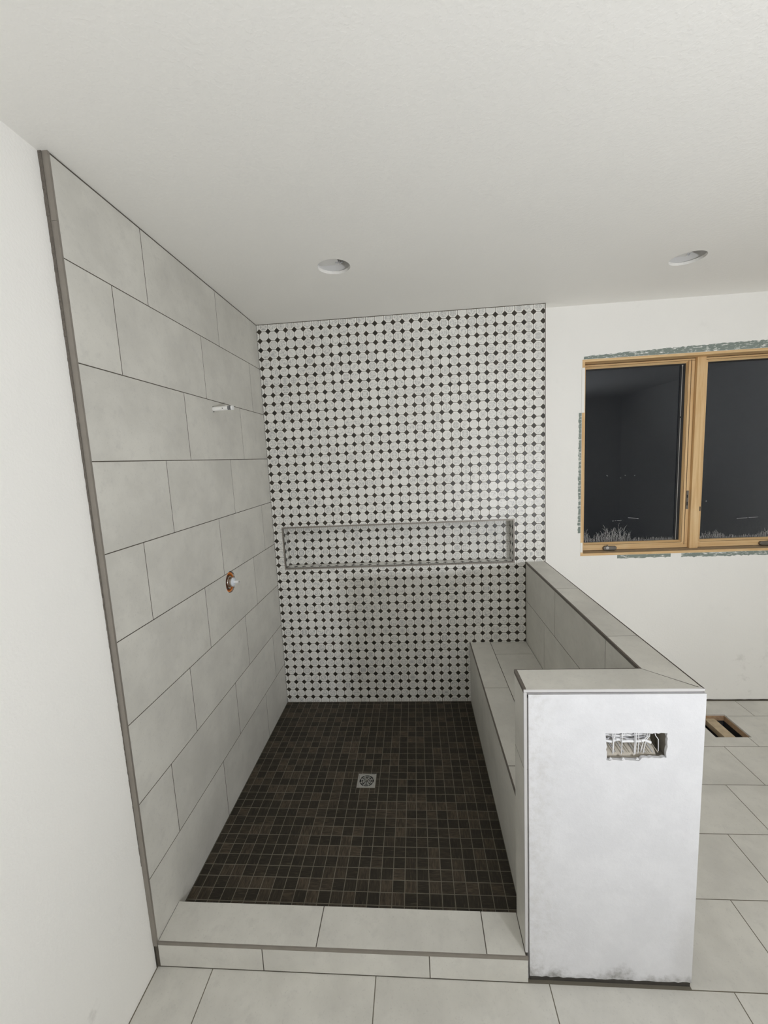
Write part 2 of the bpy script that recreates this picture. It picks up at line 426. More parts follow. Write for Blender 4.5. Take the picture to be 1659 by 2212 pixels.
def ragged(x0, x1, y0, y1, step, amp, sides='btlr', seed=1):
    rnd = random.Random(seed); P = []
    def run(a, b, on):
        n = max(2, int((Vector(b)-Vector(a)).length/step)); d = (Vector(b)-Vector(a)); nrm = Vector((-d.y, d.x)).normalized()
        for i in range(n):
            q = Vector(a)+d*(i/n)
            if on and i: q += nrm*rnd.uniform(-amp, amp)
            P.append((q.x, q.y))
    run((x0,y0), (x1,y0), 'b' in sides); run((x1,y0), (x1,y1), 'r' in sides); run((x1,y1), (x0,y1), 't' in sides); run((x0,y1), (x0,y0), 'l' in sides)
    return P

# ================================================================== SETTING
# ---- main floor
VENT = (2.870, 3.084, -0.308, -0.070)
fl = obj('floor', plate([(-.05, YFRONT-.05), (XRIGHT+.05, YFRONT-.05), (XRIGHT+.05, YW+.02), (-.05, YW+.02)], [rect(VENT[0]-.008, VENT[1]+.008, VENT[2]-.008, VENT[3]+.008)], .02), 'grout_floor', None, frame('+z', -.0006))
tag(fl, 'large light grey cement-look floor tiles with dark joints', kind='structure')
FZ = frame('+z', 0.0)
def floor_row_tiles():
    j0 = -0.0887
    ys = [YW-.009, j0] + [j0-CH*i for i in range(1, 14)]
    for i in range(len(ys)-1):
        y1, y0 = ys[i], max(ys[i+1], YFRONT)
        if y0 >= y1-.02: continue
        xj = 3.268-0.20433*i
        xl = XO+.004 if y0 > -1.62 else -.012
        x = xj-math.ceil((xj-xl)/TL)*TL
        while x < XRIGHT:
            a0, a1 = max(x, xl), min(x+TL, XRIGHT)
            if a1-a0 > .01:
                vx0, vx1, vy0, vy1 = VENT
                if a0 < vx1 and a1 > vx0 and y0 < vy1 and y1 > vy0:
                    g = G/2; A0, A1, B0, B1 = a0+g, a1-g, y0+g, y1-g
                    hx0, hx1, hy0, hy1 = max(vx0, A0), min(vx1, A1), max(vy0, B0), min(vy1, B1)
                    if hy0 <= B0+1e-6: poly = [(A0,B0),(hx0,B0),(hx0,hy1),(hx1,hy1),(hx1,B0),(A1,B0),(A1,B1),(A0,B1)]
                    elif hx1 >= A1-1e-6: poly = [(A0,B0),(A1,B0),(A1,hy0),(hx0,hy0),(hx0,B1),(A0,B1)]
                    else: poly = [(A0,B0),(A1,B0),(A1,B1),(hx1,B1),(hx1,hy0),(A0,hy0)]
                    poly_tile(FZ, poly, fl, 'floor_tile')
                else: place_tile(FZ, a0, a1, y0, y1, fl, 'floor_tile')
            x += TL
floor_row_tiles()
# dark perimeter gap under the back wall and along the left wall, and the vent shaft lining
MB().box(XO+.004, XRIGHT, YW-.0085, YW+.01, -.03, -.001).build('perimeter_gap', 'subfloor', fl)
MB().box(-.05, -.0125, YFRONT, CURB_O-.002, -.03, -.001).build('perimeter_gap', 'subfloor', fl)

# ---- ceiling with two round cutouts
H1, H2, RH = (.676, -.742), (2.461, -.505), .080
cl = obj('ceiling', plate([(-.05, -YFRONT+.05), (-.05, -YW-.05), (XRIGHT+.05, -YW-.05), (XRIGHT+.05, -YFRONT+.05)],
      [circle(H1[0], -H1[1], RH), circle(H2[0], -H2[1], RH+.002)], .014), 'ceil', None, frame('-z', ZC))
tag(cl, 'off-white textured ceiling with two round cutouts', kind='structure')
MB().box(-.1, XRIGHT+.1, YFRONT-.1, YW+.12, ZC+.16, ZC+.18).build('attic_deck', 'stud', cl)

# ---- left wall: leaning drywall in front, tiled field in the shower
b = MB(); b.quadprism([(-.10, -.03), (-.0145, -.03), (-.0145, .007), (-.0275, ZC), (-.10, ZC)], YFRONT, YL-.004, 1)
wl = b.build('wall_left', 'wall'); tag(wl, 'white left wall, bare drywall in front and large grey tiles in the shower', kind='structure')
VY, VZ, VR = -.7385, 1.2300, .0590
AY, AZ = -.7388, 2.156
back = obj('tile_backing', plate(rect(YL, .0, 0, ZC), [circle(VY, VZ, VR), circle(AY, AZ, .0165, 20)], .012), 'grout', wl, frame('+x', -.0004))
FL = frame('+x', 0.0)
ZJ8 = .3699
zj = [ZC-.0035] + [ZJ8+CH*(7-i) for i in range(8)] + [ZS+.001]
offs = [-1.2085, -1.4128, -1.0118]
for r_ in range(9):
    z1, z0 = zj[r_], zj[r_+1]
    y = offs[r_ % 3]
    cuts = [YL]+[v for v in (y+TL*n for n in range(4)) if YL+.02 < v < -.01]+[0.0]
    for a, c_ in zip(cuts[:-1], cuts[1:]):
        hit = []
        g = G/2
        if a < VY < c_ and z0 < VZ+VR and z1 > VZ-VR:
            A0, A1, B0, B1 = a+g, c_-g, z0+g, z1-g
            if z0 < VZ < z1:            # lower tile: the circle runs out through its top edge
                t0 = math.asin((B1-VZ)/VR); n = 30
                arc = [(VY+VR*math.cos(t), VZ+VR*math.sin(t)) for t in [t0-(math.pi+2*t0)*i/n for i in range(n+1)]]
                poly_tile(FL, [(A0, B0), (A1, B0), (A1, B1)]+arc+[(A0, B1)], wl)
            else:                        # upper tile: a shallow bite out of its bottom edge
                t0 = math.asin((B0-VZ)/VR); n = 8
                arc = [(VY+VR*math.cos(t), VZ+VR*math.sin(t)) for t in [math.pi-t0-(math.pi-2*t0)*i/n for i in range(n+1)]]
                poly_tile(FL, [(A0, B0)]+arc+[(A1, B0), (A1, B1), (A0, B1)], wl)
            continue
        if a < AY < c_ and z0 < AZ < z1: hit.append(circle(AY, AZ, .0155, 20))
        if hit:
            me = plate(rect(a+G/2, c_-G/2, z0+G/2, z1-G/2), hit, .010); ul = me.uv_layers.new(name='UVMap')
            for lp in me.loops: co = me.vertices[lp.vertex_index].co; ul.data[lp.index].uv = (co.x, co.y)
            obj('tile', me, 'tile', wl, FL)
        else: place_tile(FL, a, c_, z0, z1, wl)
# edge profile and thinset edge
for z0, z1 in ((CURB_Z-.012, 2.605), (2.606, ZC)):
    MB().box(-.0165, .0012, YL-.0065, YL+.0015, z0, z1).build('edge_trim', 'trim', wl)
b = MB(); rnd = random.Random(3); n = 260
for i in range(n):
    z0 = CURB_Z-.01+(ZC-CURB_Z+.01)*i/n; z1 = CURB_Z-.01+(ZC-CURB_Z+.01)*(i+1)/n; d = rnd.uniform(-.0007, .0007)
    b.box(-.036, -.0165, YL-.0085+d, YL, z0, z1)
b.build('thinset_edge', 'thinset', wl)
MB().box(-.06, -.036, YL, .0, 0, ZC).box(-.036, -.0155, YL, VY-.075, 0, ZC).box(-.036, -.0155, VY+.075, .0, 0, ZC).box(-.036, -.0155, VY-.075, VY+.075, 0, VZ-.075).box(-.036, -.0155, VY-.075, VY+.075, VZ+.075, ZC).build('backer_board', 'grout', wl)

# ---- back wall: drywall with window opening (recessed), mosaic field in front of it with a niche
WX0, WX1, WZ0, WZ1 = 2.178, 3.700, 1.104, 2.447
FW = frame('-y', YW)
wb = obj('wall_back', plate(ragged(1.86, XRIGHT+.05, .008, ZC, .03, .002, 'b', 5), [rect(WX0, WX1, WZ0, WZ1)], .10), 'wall', None, FW)
tag(wb, 'back wall with black and white octagon mosaic in the shower and white drywall around the window', kind='structure')
NX0, NX1, NZ0, NZ1, ND = .0728, 1.690, 1.103, 1.394, .105     # niche clear opening
FM = frame('-y', 0.0)
obj('mosaic_backing', plate(rect(-.03, MXR-.001, .0, ZC), [rect(NX0, NX1, NZ0, NZ1)], .010), 'grout_mosaic', wb, frame('-y', .0009))
# returns and niche box
b = MB(); b.box(MXR-.012, MXR-.0005, .0125, YW+.02, 0, ZC); b.build('mosaic_return', 'wall', wb)
b = MB()
b.box(NX0-.01, NX1+.01, ND+.0009, ND+.012, NZ0-.01, NZ1+.01)
b.box(NX0-.010, NX0-.0009, .0022, ND+.01, NZ0-.01, NZ1+.01); b.box(NX1+.0009, NX1+.010, .0022, ND+.01, NZ0-.01, NZ1+.01)
b.box(NX0-.01, NX1+.01, .0022, ND+.01, NZ0-.010, NZ0-.0009); b.box(NX0-.01, NX1+.01, .0022, ND+.01, NZ1+.0009, NZ1+.010)
b.build('niche_backing', 'grout_mosaic', wb)
MB().box(MXR-.0035, MXR+.001, -.0015, .0125, ZCAP-.004, ZC).build('edge_trim', 'trim_dark', wb)

# octagon lattice
def octpoly(cx, cy, p, pz):
    ax, az = p/2-.0015, pz/2-.0015; c = .0166
    return [(cx-ax+c, cy-az), (cx+ax-c, cy-az), (cx+ax, cy-az+c), (cx+ax, cy+az-c), (cx+ax-c, cy+az), (cx-ax+c, cy+az), (cx-ax, cy+az-c), (cx-ax, cy-az+c)]
def dotpoly(cx, cy):
    h = .0158; return [(cx, cy-h), (cx+h, cy), (cx, cy+h), (cx-h, cy)]
octs, OST, DST = [], Tiles(), Tiles()          # whole octagons to rank; clipped ones and dots go straight to the joined parts
rs = random.Random(11)
def lattice(fr, x0d, z0d, p, pz, region, hole=None, skip=None):
    xa, xb, za, zb = region
    i0 = int(math.floor((xa-x0d)/p))-1; i1 = int(math.ceil((xb-x0d)/p))+1
    k0 = int(math.floor((za-z0d)/pz))-1; k1 = int(math.ceil((zb-z0d)/pz))+1
    def parts(poly):
        ps = [clip(poly, xa, xb, za, zb)]
        if hole:
            hx0, hx1, hz0, hz1 = hole; out = []
            for q in ps:
                if len(q) < 3: continue
                qx = [a for a, _ in q]; qz = [c for _, c in q]
                if max(qx) <= hx0 or min(qx) >= hx1 or max(qz) <= hz0 or min(qz) >= hz1: out.append(q); continue
                for reg in ((-9, hx0, -9, 9), (hx1, 9, -9, 9), (hx0, hx1, -9, hz0), (hx0, hx1, hz1, 9)): out.append(clip(q, *reg))
            ps = out
        return [q for q in ps if len(q) >= 3 and area(q) > 4e-6]
    for i in range(i0, i1+1):
        for kz in range(k0, k1+1):
            cx, cz = x0d+p*(i+.5), z0d+pz*(kz+.5)
            full = octpoly(cx, cz, p, pz); A = area(full)
            for q in parts(full):
                if skip and skip(cx, cz): continue
                if area(q) > A*.999: octs.append((fr, cx, cz, p, pz))
                else: OST.add(q, .008, .0004, (cx, cz), 1/p, rs.random(), fr)
            dx, dz = x0d+p*i, z0d+pz*kz
            if skip and skip(dx, dz): continue
            for q in parts(dotpoly(dx, dz)): DST.add(q, .008, .0004, (dx, dz), 1/p, rs.random(), fr)
def hidden(x, z): return (x > XB+.02 and z < ZB-.03) or (x > XW+.02 and z < ZCAP-.03)
lattice(FM, .0187, .1042, PX_, PZ_, (.0015, MXR-.004, ZS+.002, ZC-.0045), (NX0-.0095, NX1+.0095, NZ0-.0105, NZ1+.0105), hidden)
lattice(frame('-y', ND), .1322, 1.1610, .0606, .0603, (NX0+.001, NX1-.001, NZ0+.001, NZ1-.001))
lattice(frame('+x', NX0), .0270, 1.1610, .0603, .0603, (.004, ND-.001, NZ0+.001, NZ1-.001))
lattice(frame('-x', NX1), -.0270, 1.1610, .0603, .0603, (-ND+.001, -.004, NZ0+.001, NZ1-.001))
lattice(frame('+z', NZ0), .1322, .0420, .0606, .0603, (NX0+.001, NX1-.001, .004, ND-.001))
lattice(frame('-z', NZ1), .1322, -.0420, .0606, .0603, (NX0+.001, NX1-.001, -ND+.001, -.004))
def parea(fr, cx, cz, h):
    q = [project(fr @ Vector((cx+a, cz+c_, 0))) for a, c_ in ((-h,-h),(h,-h),(h,h),(-h,h))]
    return area(q)
octs.sort(key=lambda t: -(parea(t[0], t[1], t[2], .029)))
cache = {}
for n_, (fr, cx, cz, p, pz) in enumerate(octs):
    if n_ < 300:
        if p not in cache:
            T = Tiles(); T.add(octpoly(0, 0, p, pz), .008, .0006, (0, 0), 1/p); me = T.mesh('octagon_tile'); me.materials.append(M['oct']); cache[p] = me
        obj('octagon_tile', cache[p], None, wb, fr @ Matrix.Translation((cx, cz, random.uniform(-.0002, .0002))))
    else: OST.add(octpoly(cx, cz, p, pz), .008, .0006, (cx, cz), 1/p, rs.random(), fr @ Matrix.Translation((0, 0, rs.uniform(-.0002, .0002))))
o = obj('octagon_tiles', OST.mesh('octagon_tiles'), 'oct', wb); o['kind'] = 'stuff'
o = obj('dot_tiles', DST.mesh('dot_tiles'), 'dot', wb); o['kind'] = 'stuff'
# niche edge profile
for nm, bx in (('top', (NX0-.0095, NX1+.0095, NZ1, NZ1+.0095)), ('bottom', (NX0-.0095, NX1+.0095, NZ0-.0095, NZ0)), ('l', (NX0-.0095, NX0, NZ0, NZ1)), ('r', (NX1, NX1+.0095, NZ0, NZ1))):
    MB().box(bx[0], bx[1], -.0025, .004, bx[2], bx[3]).build('niche_trim', 'trim', wb)
# exposed green board around the window, in ragged strips
def patch(x0, x1, z0, z1, sides, seed, amp=.004):
    return obj('bare_board_patch', plate(ragged(x0, x1, z0, z1, .012, amp, sides, seed), [], .004), 'green', wb, frame('-y', YW-.0006))
tp = [(2.186, 2.449), (3.75, 2.449)]; rt = random.Random(1); xx = 3.75
while xx > 2.20: tp.append((xx, 2.470+.026*min(1, (xx-2.18)/.9)+rt.uniform(-.0035, .0035))); xx -= .011
obj('bare_board_patch', plate(tp+[(2.188, 2.466)], [], .004), 'green', wb, frame('-y', YW-.0006))
patch(2.158, 2.176, 1.27, 2.10, 'ltb', 3, .003); patch(2.43, 2.79, 1.078, 1.1025, 'bl', 4, .004); patch(2.86, 3.75, 1.074, 1.1025, 'bl', 5, .004);

# ---- the two walls behind the camera
wr = MB().box(XRIGHT, XRIGHT+.1, YFRONT, YW+.1, -.02, ZC+.01).build('wall_right', 'wall'); tag(wr, 'plain white side wall out to the right', kind='structure')
wf = MB().box(-.1, XRIGHT+.1, YFRONT-.1, YFRONT, -.02, ZC+.01).build('wall_front', 'wall'); tag(wf, 'plain white wall behind the viewpoint', kind='structure')

# ---- shower floor
sf = obj('floor_shower', plate(rect(0, XB+.02, CURB_I-.03, 0), [rect(.6395, .7405, -.8155, -.7155)], .06), 'grout_floor', None, frame('+z', ZS-.0008))
tag(sf, 'shower floor of small dark brown wood-look mosaic squares', kind='structure')
DR = (.6385, .7415, -.8165, -.7145)
fx = [0.0]+[.0405+.0516*i for i in range(27) if .0405+.0516*i < XB-.005]+[XB]
fy = [0.0]+[-.0295-.0516*i for i in range(30) if -.0295-.0516*i > CURB_I+.005]+[CURB_I]
FS = frame('+z', ZS); sq, SST, MG = [], Tiles(), .0032
smesh = {}
for i in range(len(fx)-1):
    for j in range(len(fy)-1):
        a0, a1, b1, b0 = fx[i]+MG/2, fx[i+1]-MG/2, fy[j]-MG/2, fy[j+1]+MG/2
        if a1-a0 < .003 or b1-b0 < .003: continue
        ctr = ((a0+a1)/2, (b0+b1)/2)
        d0, d1, e0, e1 = DR
        if a0 < d1 and a1 > d0 and b0 < e1 and b1 > e0:
            sdv = rs.random()
            for q in ((a0, min(a1, d0-.002), b0, b1), (max(a0, d1+.002), a1, b0, b1), (max(a0, d0), min(a1, d1), b0, min(b1, e0-.002)), (max(a0, d0), min(a1, d1), max(b0, e1+.002), b1)):
                if q[1]-q[0] > .003 and q[3]-q[2] > .003: SST.add(rect(*q), .006, .0006, ctr, 20, sdv, FS)
            continue
        sq.append((a0, a1, b0, b1, ctr))
def sqarea(t): return area([project(Vector((x, y, ZS))) for x, y in rect(*t[:4])]) if t[4][1] > CURB_I+.04 else 0
sq.sort(key=lambda t: -sqarea(t))
for n_, (a0, a1, b0, b1, ctr) in enumerate(sq):
    if n_ < 300:
        key = (round(a1-a0, 4), round(b1-b0, 4))
        if key not in smesh:
            T = Tiles(); T.add(rect(-key[0]/2, key[0]/2, -key[1]/2, key[1]/2), .006, .0006, (0, 0), 20); me = T.mesh('mosaic_square'); me.materials.append(M['wood_mosaic']); smesh[key] = me
        obj('mosaic_square', smesh[key], None, sf, FS @ Matrix.Translation((ctr[0], ctr[1], 0)) @ Matrix.Rotation(random.uniform(-.008, .008), 4, 'Z') @ Matrix.Translation((0, 0, random.uniform(-.0003, .0003))))
    else: SST.add(rect(a0, a1, b0, b1), .006, .0006, ctr, 20, rs.random(), FS)
o = obj('mosaic_squares', SST.mesh('mosaic_squares'), 'wood_mosaic', sf); o['kind'] = 'stuff'

# ================================================================== HALF WALL
wh = empty('wall_half', (1.62, -1.54, 0), 'L-shaped half wall with tiled cap and bare white end beside the shower', kind='structure')
HX0, HX1, HZ0, HZ1 = 1.609, 1.795, .866, .951
# core of the long run and the stub
MB().box(XW+.012, XO-.001, YSB-.02, YW+.02, 0, ZCAP-.011).build('core', 'wall', wh)
MB().box(XS+.012, XO-.001, -1.522, YSB-.010, 0, ZCAP-.011).box(XS+.012, HX0-.012, -1.594, -1.522, 0, ZCAP-.011).box(HX1+.012, XO-.001, -1.594, -1.522, 0, ZCAP-.011).box(HX0-.012, HX1+.012, -1.594, -1.522, 0, HZ0-.012).box(HX0-.012, HX1+.012, -1.594, -1.522, HZ1+.012, ZCAP-.011).build('stub_core', 'gap', wh)
# bare drywall end with ragged bottom edge and a rough cutout
hole = ragged(HX0, HX1, HZ0, HZ1, .009, .0022, 'btlr', 21); hole = [(x-.0035*(z > .93)*(x < 1.63), z-.010*(x < 1.72)*(z < .88)) for x, z in hole]
out_p = ragged(XS+.0135, XO+.0055, .021, ZCAP-.0155, .014, .0024, 'b', 9)
dr = obj('drywall_end', plate(out_p, [hole], .011), 'bare', wh, frame('-y', YF-.003))
MB().box(XS+.014, XO+.004, -1.604, -1.59, .0, .03).build('base_gap', 'subfloor', wh)
# edge profiles round the front end
MB().box(XS-.0005, XO+.001, YF, YF+.01, ZCAP-.0092, ZCAP-.0004).build('edge_trim', 'trim_light', wh)
MB().box(XS-.0005, XS+.0082, YF, YF+.01, CURB_Z+.004, ZCAP-.0098).build('edge_trim', 'trim_light', wh)
MB().box(XS+.0082, XO, -1.6005, -1.59, ZCAP-.030, ZCAP-.0092).box(XS+.0082, XS+.03, -1.6005, -1.59, 0, ZCAP-.02).build('thinset_gap', 'gap', wh)
# stub end face tiles
FSX = frame('-x', XS)
MB().box(XS+.0006, XS+.012, YF+.006, YSB-.002, 0, ZCAP-.011).build('tile_backing', 'grout', wh)
for z0, z1 in ((CURB_Z, .8155), (.8155, ZCAP-.0115)): place_tile(FSX, -(YSB-.001), -(YF+.001), z0, z1, wh)
MB().box(XS-.0012, XS+.008, YF+.003, YSB-.001, ZCAP-.0118, ZCAP-.0002).build('edge_trim', 'trim_dark', wh)
# stub back face (towards bench) tiles and inner face of the long run
FI = frame('-x', XW)
MB().box(XW+.0006, XW+.0125, YSB-.01, 0, 0, ZCAP-.012).build('tile_backing', 'grout', wh)
for z0, z1, j in ((ZB-.006, .8225, -.4119), (.8225, ZCAP-.0128, -.6052)):
    cuts = [0.0, j, j-TL, YSB]
    for a, c_ in zip(cuts[:-1], cuts[1:]): place_tile(FI, -a, -c_, z0, z1, wh)
FBk = Matrix.Translation((0, YSB, 0)) @ Matrix(((-1,0,0),(0,0,1),(0,1,0))).to_4x4()
for z0, z1 in ((ZB-.006, .8225), (.8225, ZCAP-.0128)): place_tile(FBk, -XW+.011, -XS, z0, z1, wh)
MB().box(XW-.0012, XW+.006, YSB+.001, 0, ZCAP-.0125, ZCAP-.0004).build('edge_trim', 'trim_dark', wh)
MB().box(XS+.001, XW+.004, YSB-.006, YSB+.0012, ZCAP-.0125, ZCAP-.0004).build('edge_trim', 'trim_dark', wh)
MB().box(XO-.0015, XO+.0012, YF+.001, 0, ZCAP-.0125, ZCAP+.0003).build('edge_trim', 'trim_dark', wh)
# cap tiles: three along the run, the last one mitred to the stub piece
FC = frame('+z', ZCAP); ci, co_ = XW+.0045, XO-.0022
MB().box(XW+.002, XO-.001, YF+.003, 0, ZCAP-.0125, ZCAP-.0007).box(XS+.002, XW+.004, YF+.003, YSB-.002, ZCAP-.0125, ZCAP-.0007).build('cap_bed', 'grout', wh)
place_tile(FC, ci, co_, -.603, 0, wh, 'cap_tile'); place_tile(FC, ci, co_, -.603-TL, -.603, wh, 'cap_tile')
yi, yo = YSB-.0045, YF+.0018
poly_tile(FC, [(ci+.0016, -.603-TL-.0016), (ci+.0016, yi+.002), (co_-.0016, yo+.004), (co_-.0016, -.603-TL-.0016)], wh, 'cap_tile')
poly_tile(FC, [(XS+.009, yi), (XS+.009, yo), (co_-.005, yo), (ci-.001, yi)], wh, 'cap_tile')

# ================================================================== CURB
cu = empty('shower_curb', (.67, -1.545, 0), 'low grey tiled curb with metal edge strip across the shower entrance', 'curb')
MB().box(.001, XS-.002, CURB_O+.011, CURB_I-.011, 0, CURB_Z-.011).build('core', 'grout', cu)
MB().box(.001, XS-.001, CURB_O+.003, CURB_I-.003, CURB_Z-.011, CURB_Z-.0007).box(.001, XS+.004, CURB_O+.0007, CURB_O+.011, 0, CURB_Z-.012).box(.001, XS-.001, CURB_I-.011, CURB_I-.0028, .04, CURB_Z-.011).build('grout_bed', 'grout', cu)
FT = frame('+z', CURB_Z)
for a, c_ in ((0, .6021), (.6021, .6021+TL), (.6021+TL, XS)): place_tile(FT, a, c_, CURB_O+.001, CURB_I+.001, cu, 'top_tile')
FF = frame('-y', CURB_O)
for a, c_ in ((-.0135, .3991), (.3991, .3991+TL), (.3991+TL, XS+.008)): place_tile(FF, a, c_, .001, CURB_Z-.0128, cu, 'front_tile')
FIb = Matrix.Translation((0, CURB_I, 0)) @ Matrix(((-1,0,0),(0,0,1),(0,1,0))).to_4x4()
place_tile(FIb, -XS, 0, ZS-.004, CURB_Z-.011, cu, 'back_tile')
MB().box(-.0138, XS+.0065, CURB_O-.0022, CURB_O+.003, CURB_Z-.0122, CURB_Z+.0002).build('edge_trim', 'trim', cu)

# ================================================================== BENCH
be = empty('shower_bench', (1.57, -.73, ZS), 'built-in grey tiled shower bench along the half wall', 'bench')
MB().box(XB+.0125, XW-.002, YSB+.006, -.001, ZS-.02, ZB-.011).build('core', 'grout', be)
MB().box(XB+.003, XW-.001, YSB+.004, -.001, ZB-.011, ZB-.0007).box(XB+.0007, XB+.0125, YSB+.004, -.001, ZS-.01, ZB-.012).build('grout_bed', 'grout', be)
FB = frame('+z', ZB); bj = 1.5205
for a, c_ in ((0, -.6001), (-.6001, -.6001-TL), (-.6001-TL, YSB+.002)): place_tile(FB, XB+.003, bj, c_, a, be, 'top_tile')
for a, c_ in ((0, -.1888), (-.1888, -.1888-TL), (-.1888-TL, -.1888-2*TL), (-.1888-2*TL, YSB+.002)): place_tile(FB, bj, XW-.0005, c_, a, be, 'top_tile')
place_tile(frame('-x', XB), 0, -(YSB+.002), ZS+.0005, ZB-.006, be, 'front_panel', 0)
MB().box(XB-.0012, XB+.0055, YSB+.003, -.001, ZB-.0065, ZB+.0002).build('edge_trim', 'trim_dark', be)

# ================================================================== WINDOW
wn = empty('window_1', ((WX0+WX1)/2, YW, WZ0), 'unfinished pine double casement window with black night glass', kind='structure')
JT, JY0, JY1 = .0165, YW-.0025, YW+.13
MB().box(WX0, WX1, JY0, JY1, WZ1-JT, WZ1).build('head_jamb', 'wood_x', wn)
MB().box(WX0, WX1, JY0, JY0+.012, WZ0, WZ0+JT).build('sill_edge', 'wood_x', wn); MB().box(WX0, WX1, JY0+.012, JY1, WZ0, WZ0+JT-.0008).build('sill', 'sill', wn)
MB().box(WX0, WX0+JT, JY0, JY1, WZ0+JT, WZ1-JT).build('side_jamb', 'wood_z', wn)
MB().box(WX1-JT, WX1, JY0, JY1, WZ0+JT, WZ1-JT).build('side_jamb', 'wood_z', wn)
bevel_obj(MB().box(2.952, 3.009, YW+.064, JY1, WZ0+JT, WZ1-JT).build('mullion', 'wood_z', wn), .0015)
# paint slopped on the jamb edge
MB().box(WX0-.004, WX0+.0155, JY0-.0012, JY0+.002, 2.10, 2.395).build('paint_smear', 'wall', wn)
MB().box(WX0-.002, WX0+.013, JY0-.0012, JY0+.002, 1.13, 1.20).build('paint_smear', 'wall', wn)
SY = YW+.085
def sash(x0, x1, sl, sr, glx0, glx1):
    zb0, zb1, zt0, zt1 = WZ0+JT+.002, 1.1755, 2.4005, WZ1-JT-.002
    o = MB().box(x0, x1, SY, SY+.04, zb0, zb1-.012).box(x0, x1, SY, SY+.04, zt0+.012, zt1).build('sash', 'wood_x', wn); bevel_obj(o, .0015)
    st = MB().box(x0, x0+sl, SY+.0005, SY+.04, zb1-.012, zt0+.012).box(x1-sr, x1, SY+.0005, SY+.04, zb1-.012, zt0+.012).build('stile', 'wood_z', o); bevel_obj(st, .0015)
    bd = MB().quadprism([(SY+.002, zb1-.012), (SY+.03, zb1-.012), (SY+.03, zb1), (SY+.017, zb1)], x0+sl*.5, x1-sr*.5, 0).quadprism([(SY+.002, zt0+.012), (SY+.017, zt0), (SY+.03, zt0), (SY+.03, zt0+.012)], x0+sl*.5, x1-sr*.5, 0).build('glazing_bead', 'wood_x', o)
    bs = MB().quadprism([(x1-sr, SY+.003), (x1-sr-.005, SY+.016), (x1-sr-.005, SY+.03), (x1-sr, SY+.03)], zb1-.01, zt0+.01, 2).quadprism([(x0+sl, SY+.003), (x0+sl+.005, SY+.016), (x0+sl+.005, SY+.03), (x0+sl, SY+.03)], zb1-.01, zt0+.01, 2).build('glazing_bead', 'wood_z', o)
    MB().box(x0-.001, x1+.001, SY+.0125, SY+.03, zt1-.001, zt1+.002).box(x0-.001, x1+.001, SY-.0008, SY+.001, zt0+.0125, zt0+.0145).box(x0+sl, x1-sr, SY-.0008, SY+.001, zb1-.0145, zb1-.0125).box(x1-sr+.0015, x1-sr+.004, SY-.0004, SY+.001, zb1-.012, zt0+.012).box(x1-sr+.019, x1-sr+.023, SY-.0004, SY+.001, zb1-.03, zt0+.02).box(x0, x1, SY-.0012, SY+.0005, zt1-.003, zt1+.0015).build('seal_groove_shade', 'seal_groove_shade', o)  # weatherstrip at the head; other strips are groove shade painted as brown lines
    g_ = MB().box(x1-sr-.038, x1-sr-.005, SY+.0195, SY+.0215, zb1, zt0).box(x0+sl, x1-sr, SY+.0192, SY+.0215, zt0-.010, zt0).box(x0+sl, x0+sl+.008, SY+.0195, SY+.0215, zb1, zt0).build('gasket', 'black', o)
    rod = MB().cyl((x1-sr-.026, SY+.0185, zb1+.004), (x1-sr-.026, SY+.0185, zt0-.014), .0016, n=10).cyl((x1-sr-.026, SY+.0185, zt0-.018), (x1-sr-.026, SY+.0185, zt0-.010), .0036, n=12).build('screen_rod', 'steel', o, True)
    MB().box(x1-sr-.030, x1-sr-.022, SY+.0155, SY+.021, 2.035, 2.047).build('rod_clip', 'black', o)
    pn = MB().box(x0+sl*.6, x1-sr*.6, SY+.022, SY+.026, zb1-.006, zt0+.006).build('pane', 'glass', o)
    return o
s1 = sash(2.1965, 2.9500, .037, .044, 0, 0)
s2 = sash(3.0115, 3.6815, .022, .045, 0, 0)
# folded crank covers on the bottom rails
def crank(cx, flip):
    z0 = 1.1215
    b = MB(); pts = [(-.047, .004), (-.040, -.002), (.036, -.002), (.047, .010), (.040, .026), (-.036, .028), (-.047, .020)]
    b.quadprism([(cx+flip*p[0], z0+p[1]+.004) for p in pts], SY-.022, SY-.001, 1)
    o = bevel_obj(b.build('crank_cover', 'dark_steel', wn), .004, 3)
    MB().cyl((cx-flip*.022, SY-.027, z0+.020), (cx-flip*.022, SY-.020, z0+.020), .011, .012, 16).build('crank_knob', 'steel', o, True)
    MB().cyl((cx-flip*.020, SY-.012, z0+.028), (cx-flip*.016, SY-.012, z0+.040), .004, .004, 10).build('crank_pin', 'dark_steel', o, True)
crank(2.412, 1); crank(3.470, -1)
# strike plate on the mullion side and the latch on the far side
MB().box(2.930, 2.944, SY-.0022, SY+.001, 1.40, 1.53).build('strike_plate', 'dark_steel', wn)
MB().box(2.933, 2.939, SY-.003, SY-.0018, 1.425, 1.45).box(2.933, 2.939, SY-.003, SY-.0018, 1.48, 1.50).build('strike_slot', 'black', wn)
MB().box(3.0085, 3.019, YW+.068, YW+.085, 1.385, 1.415).build('latch_lever', 'black', wn)
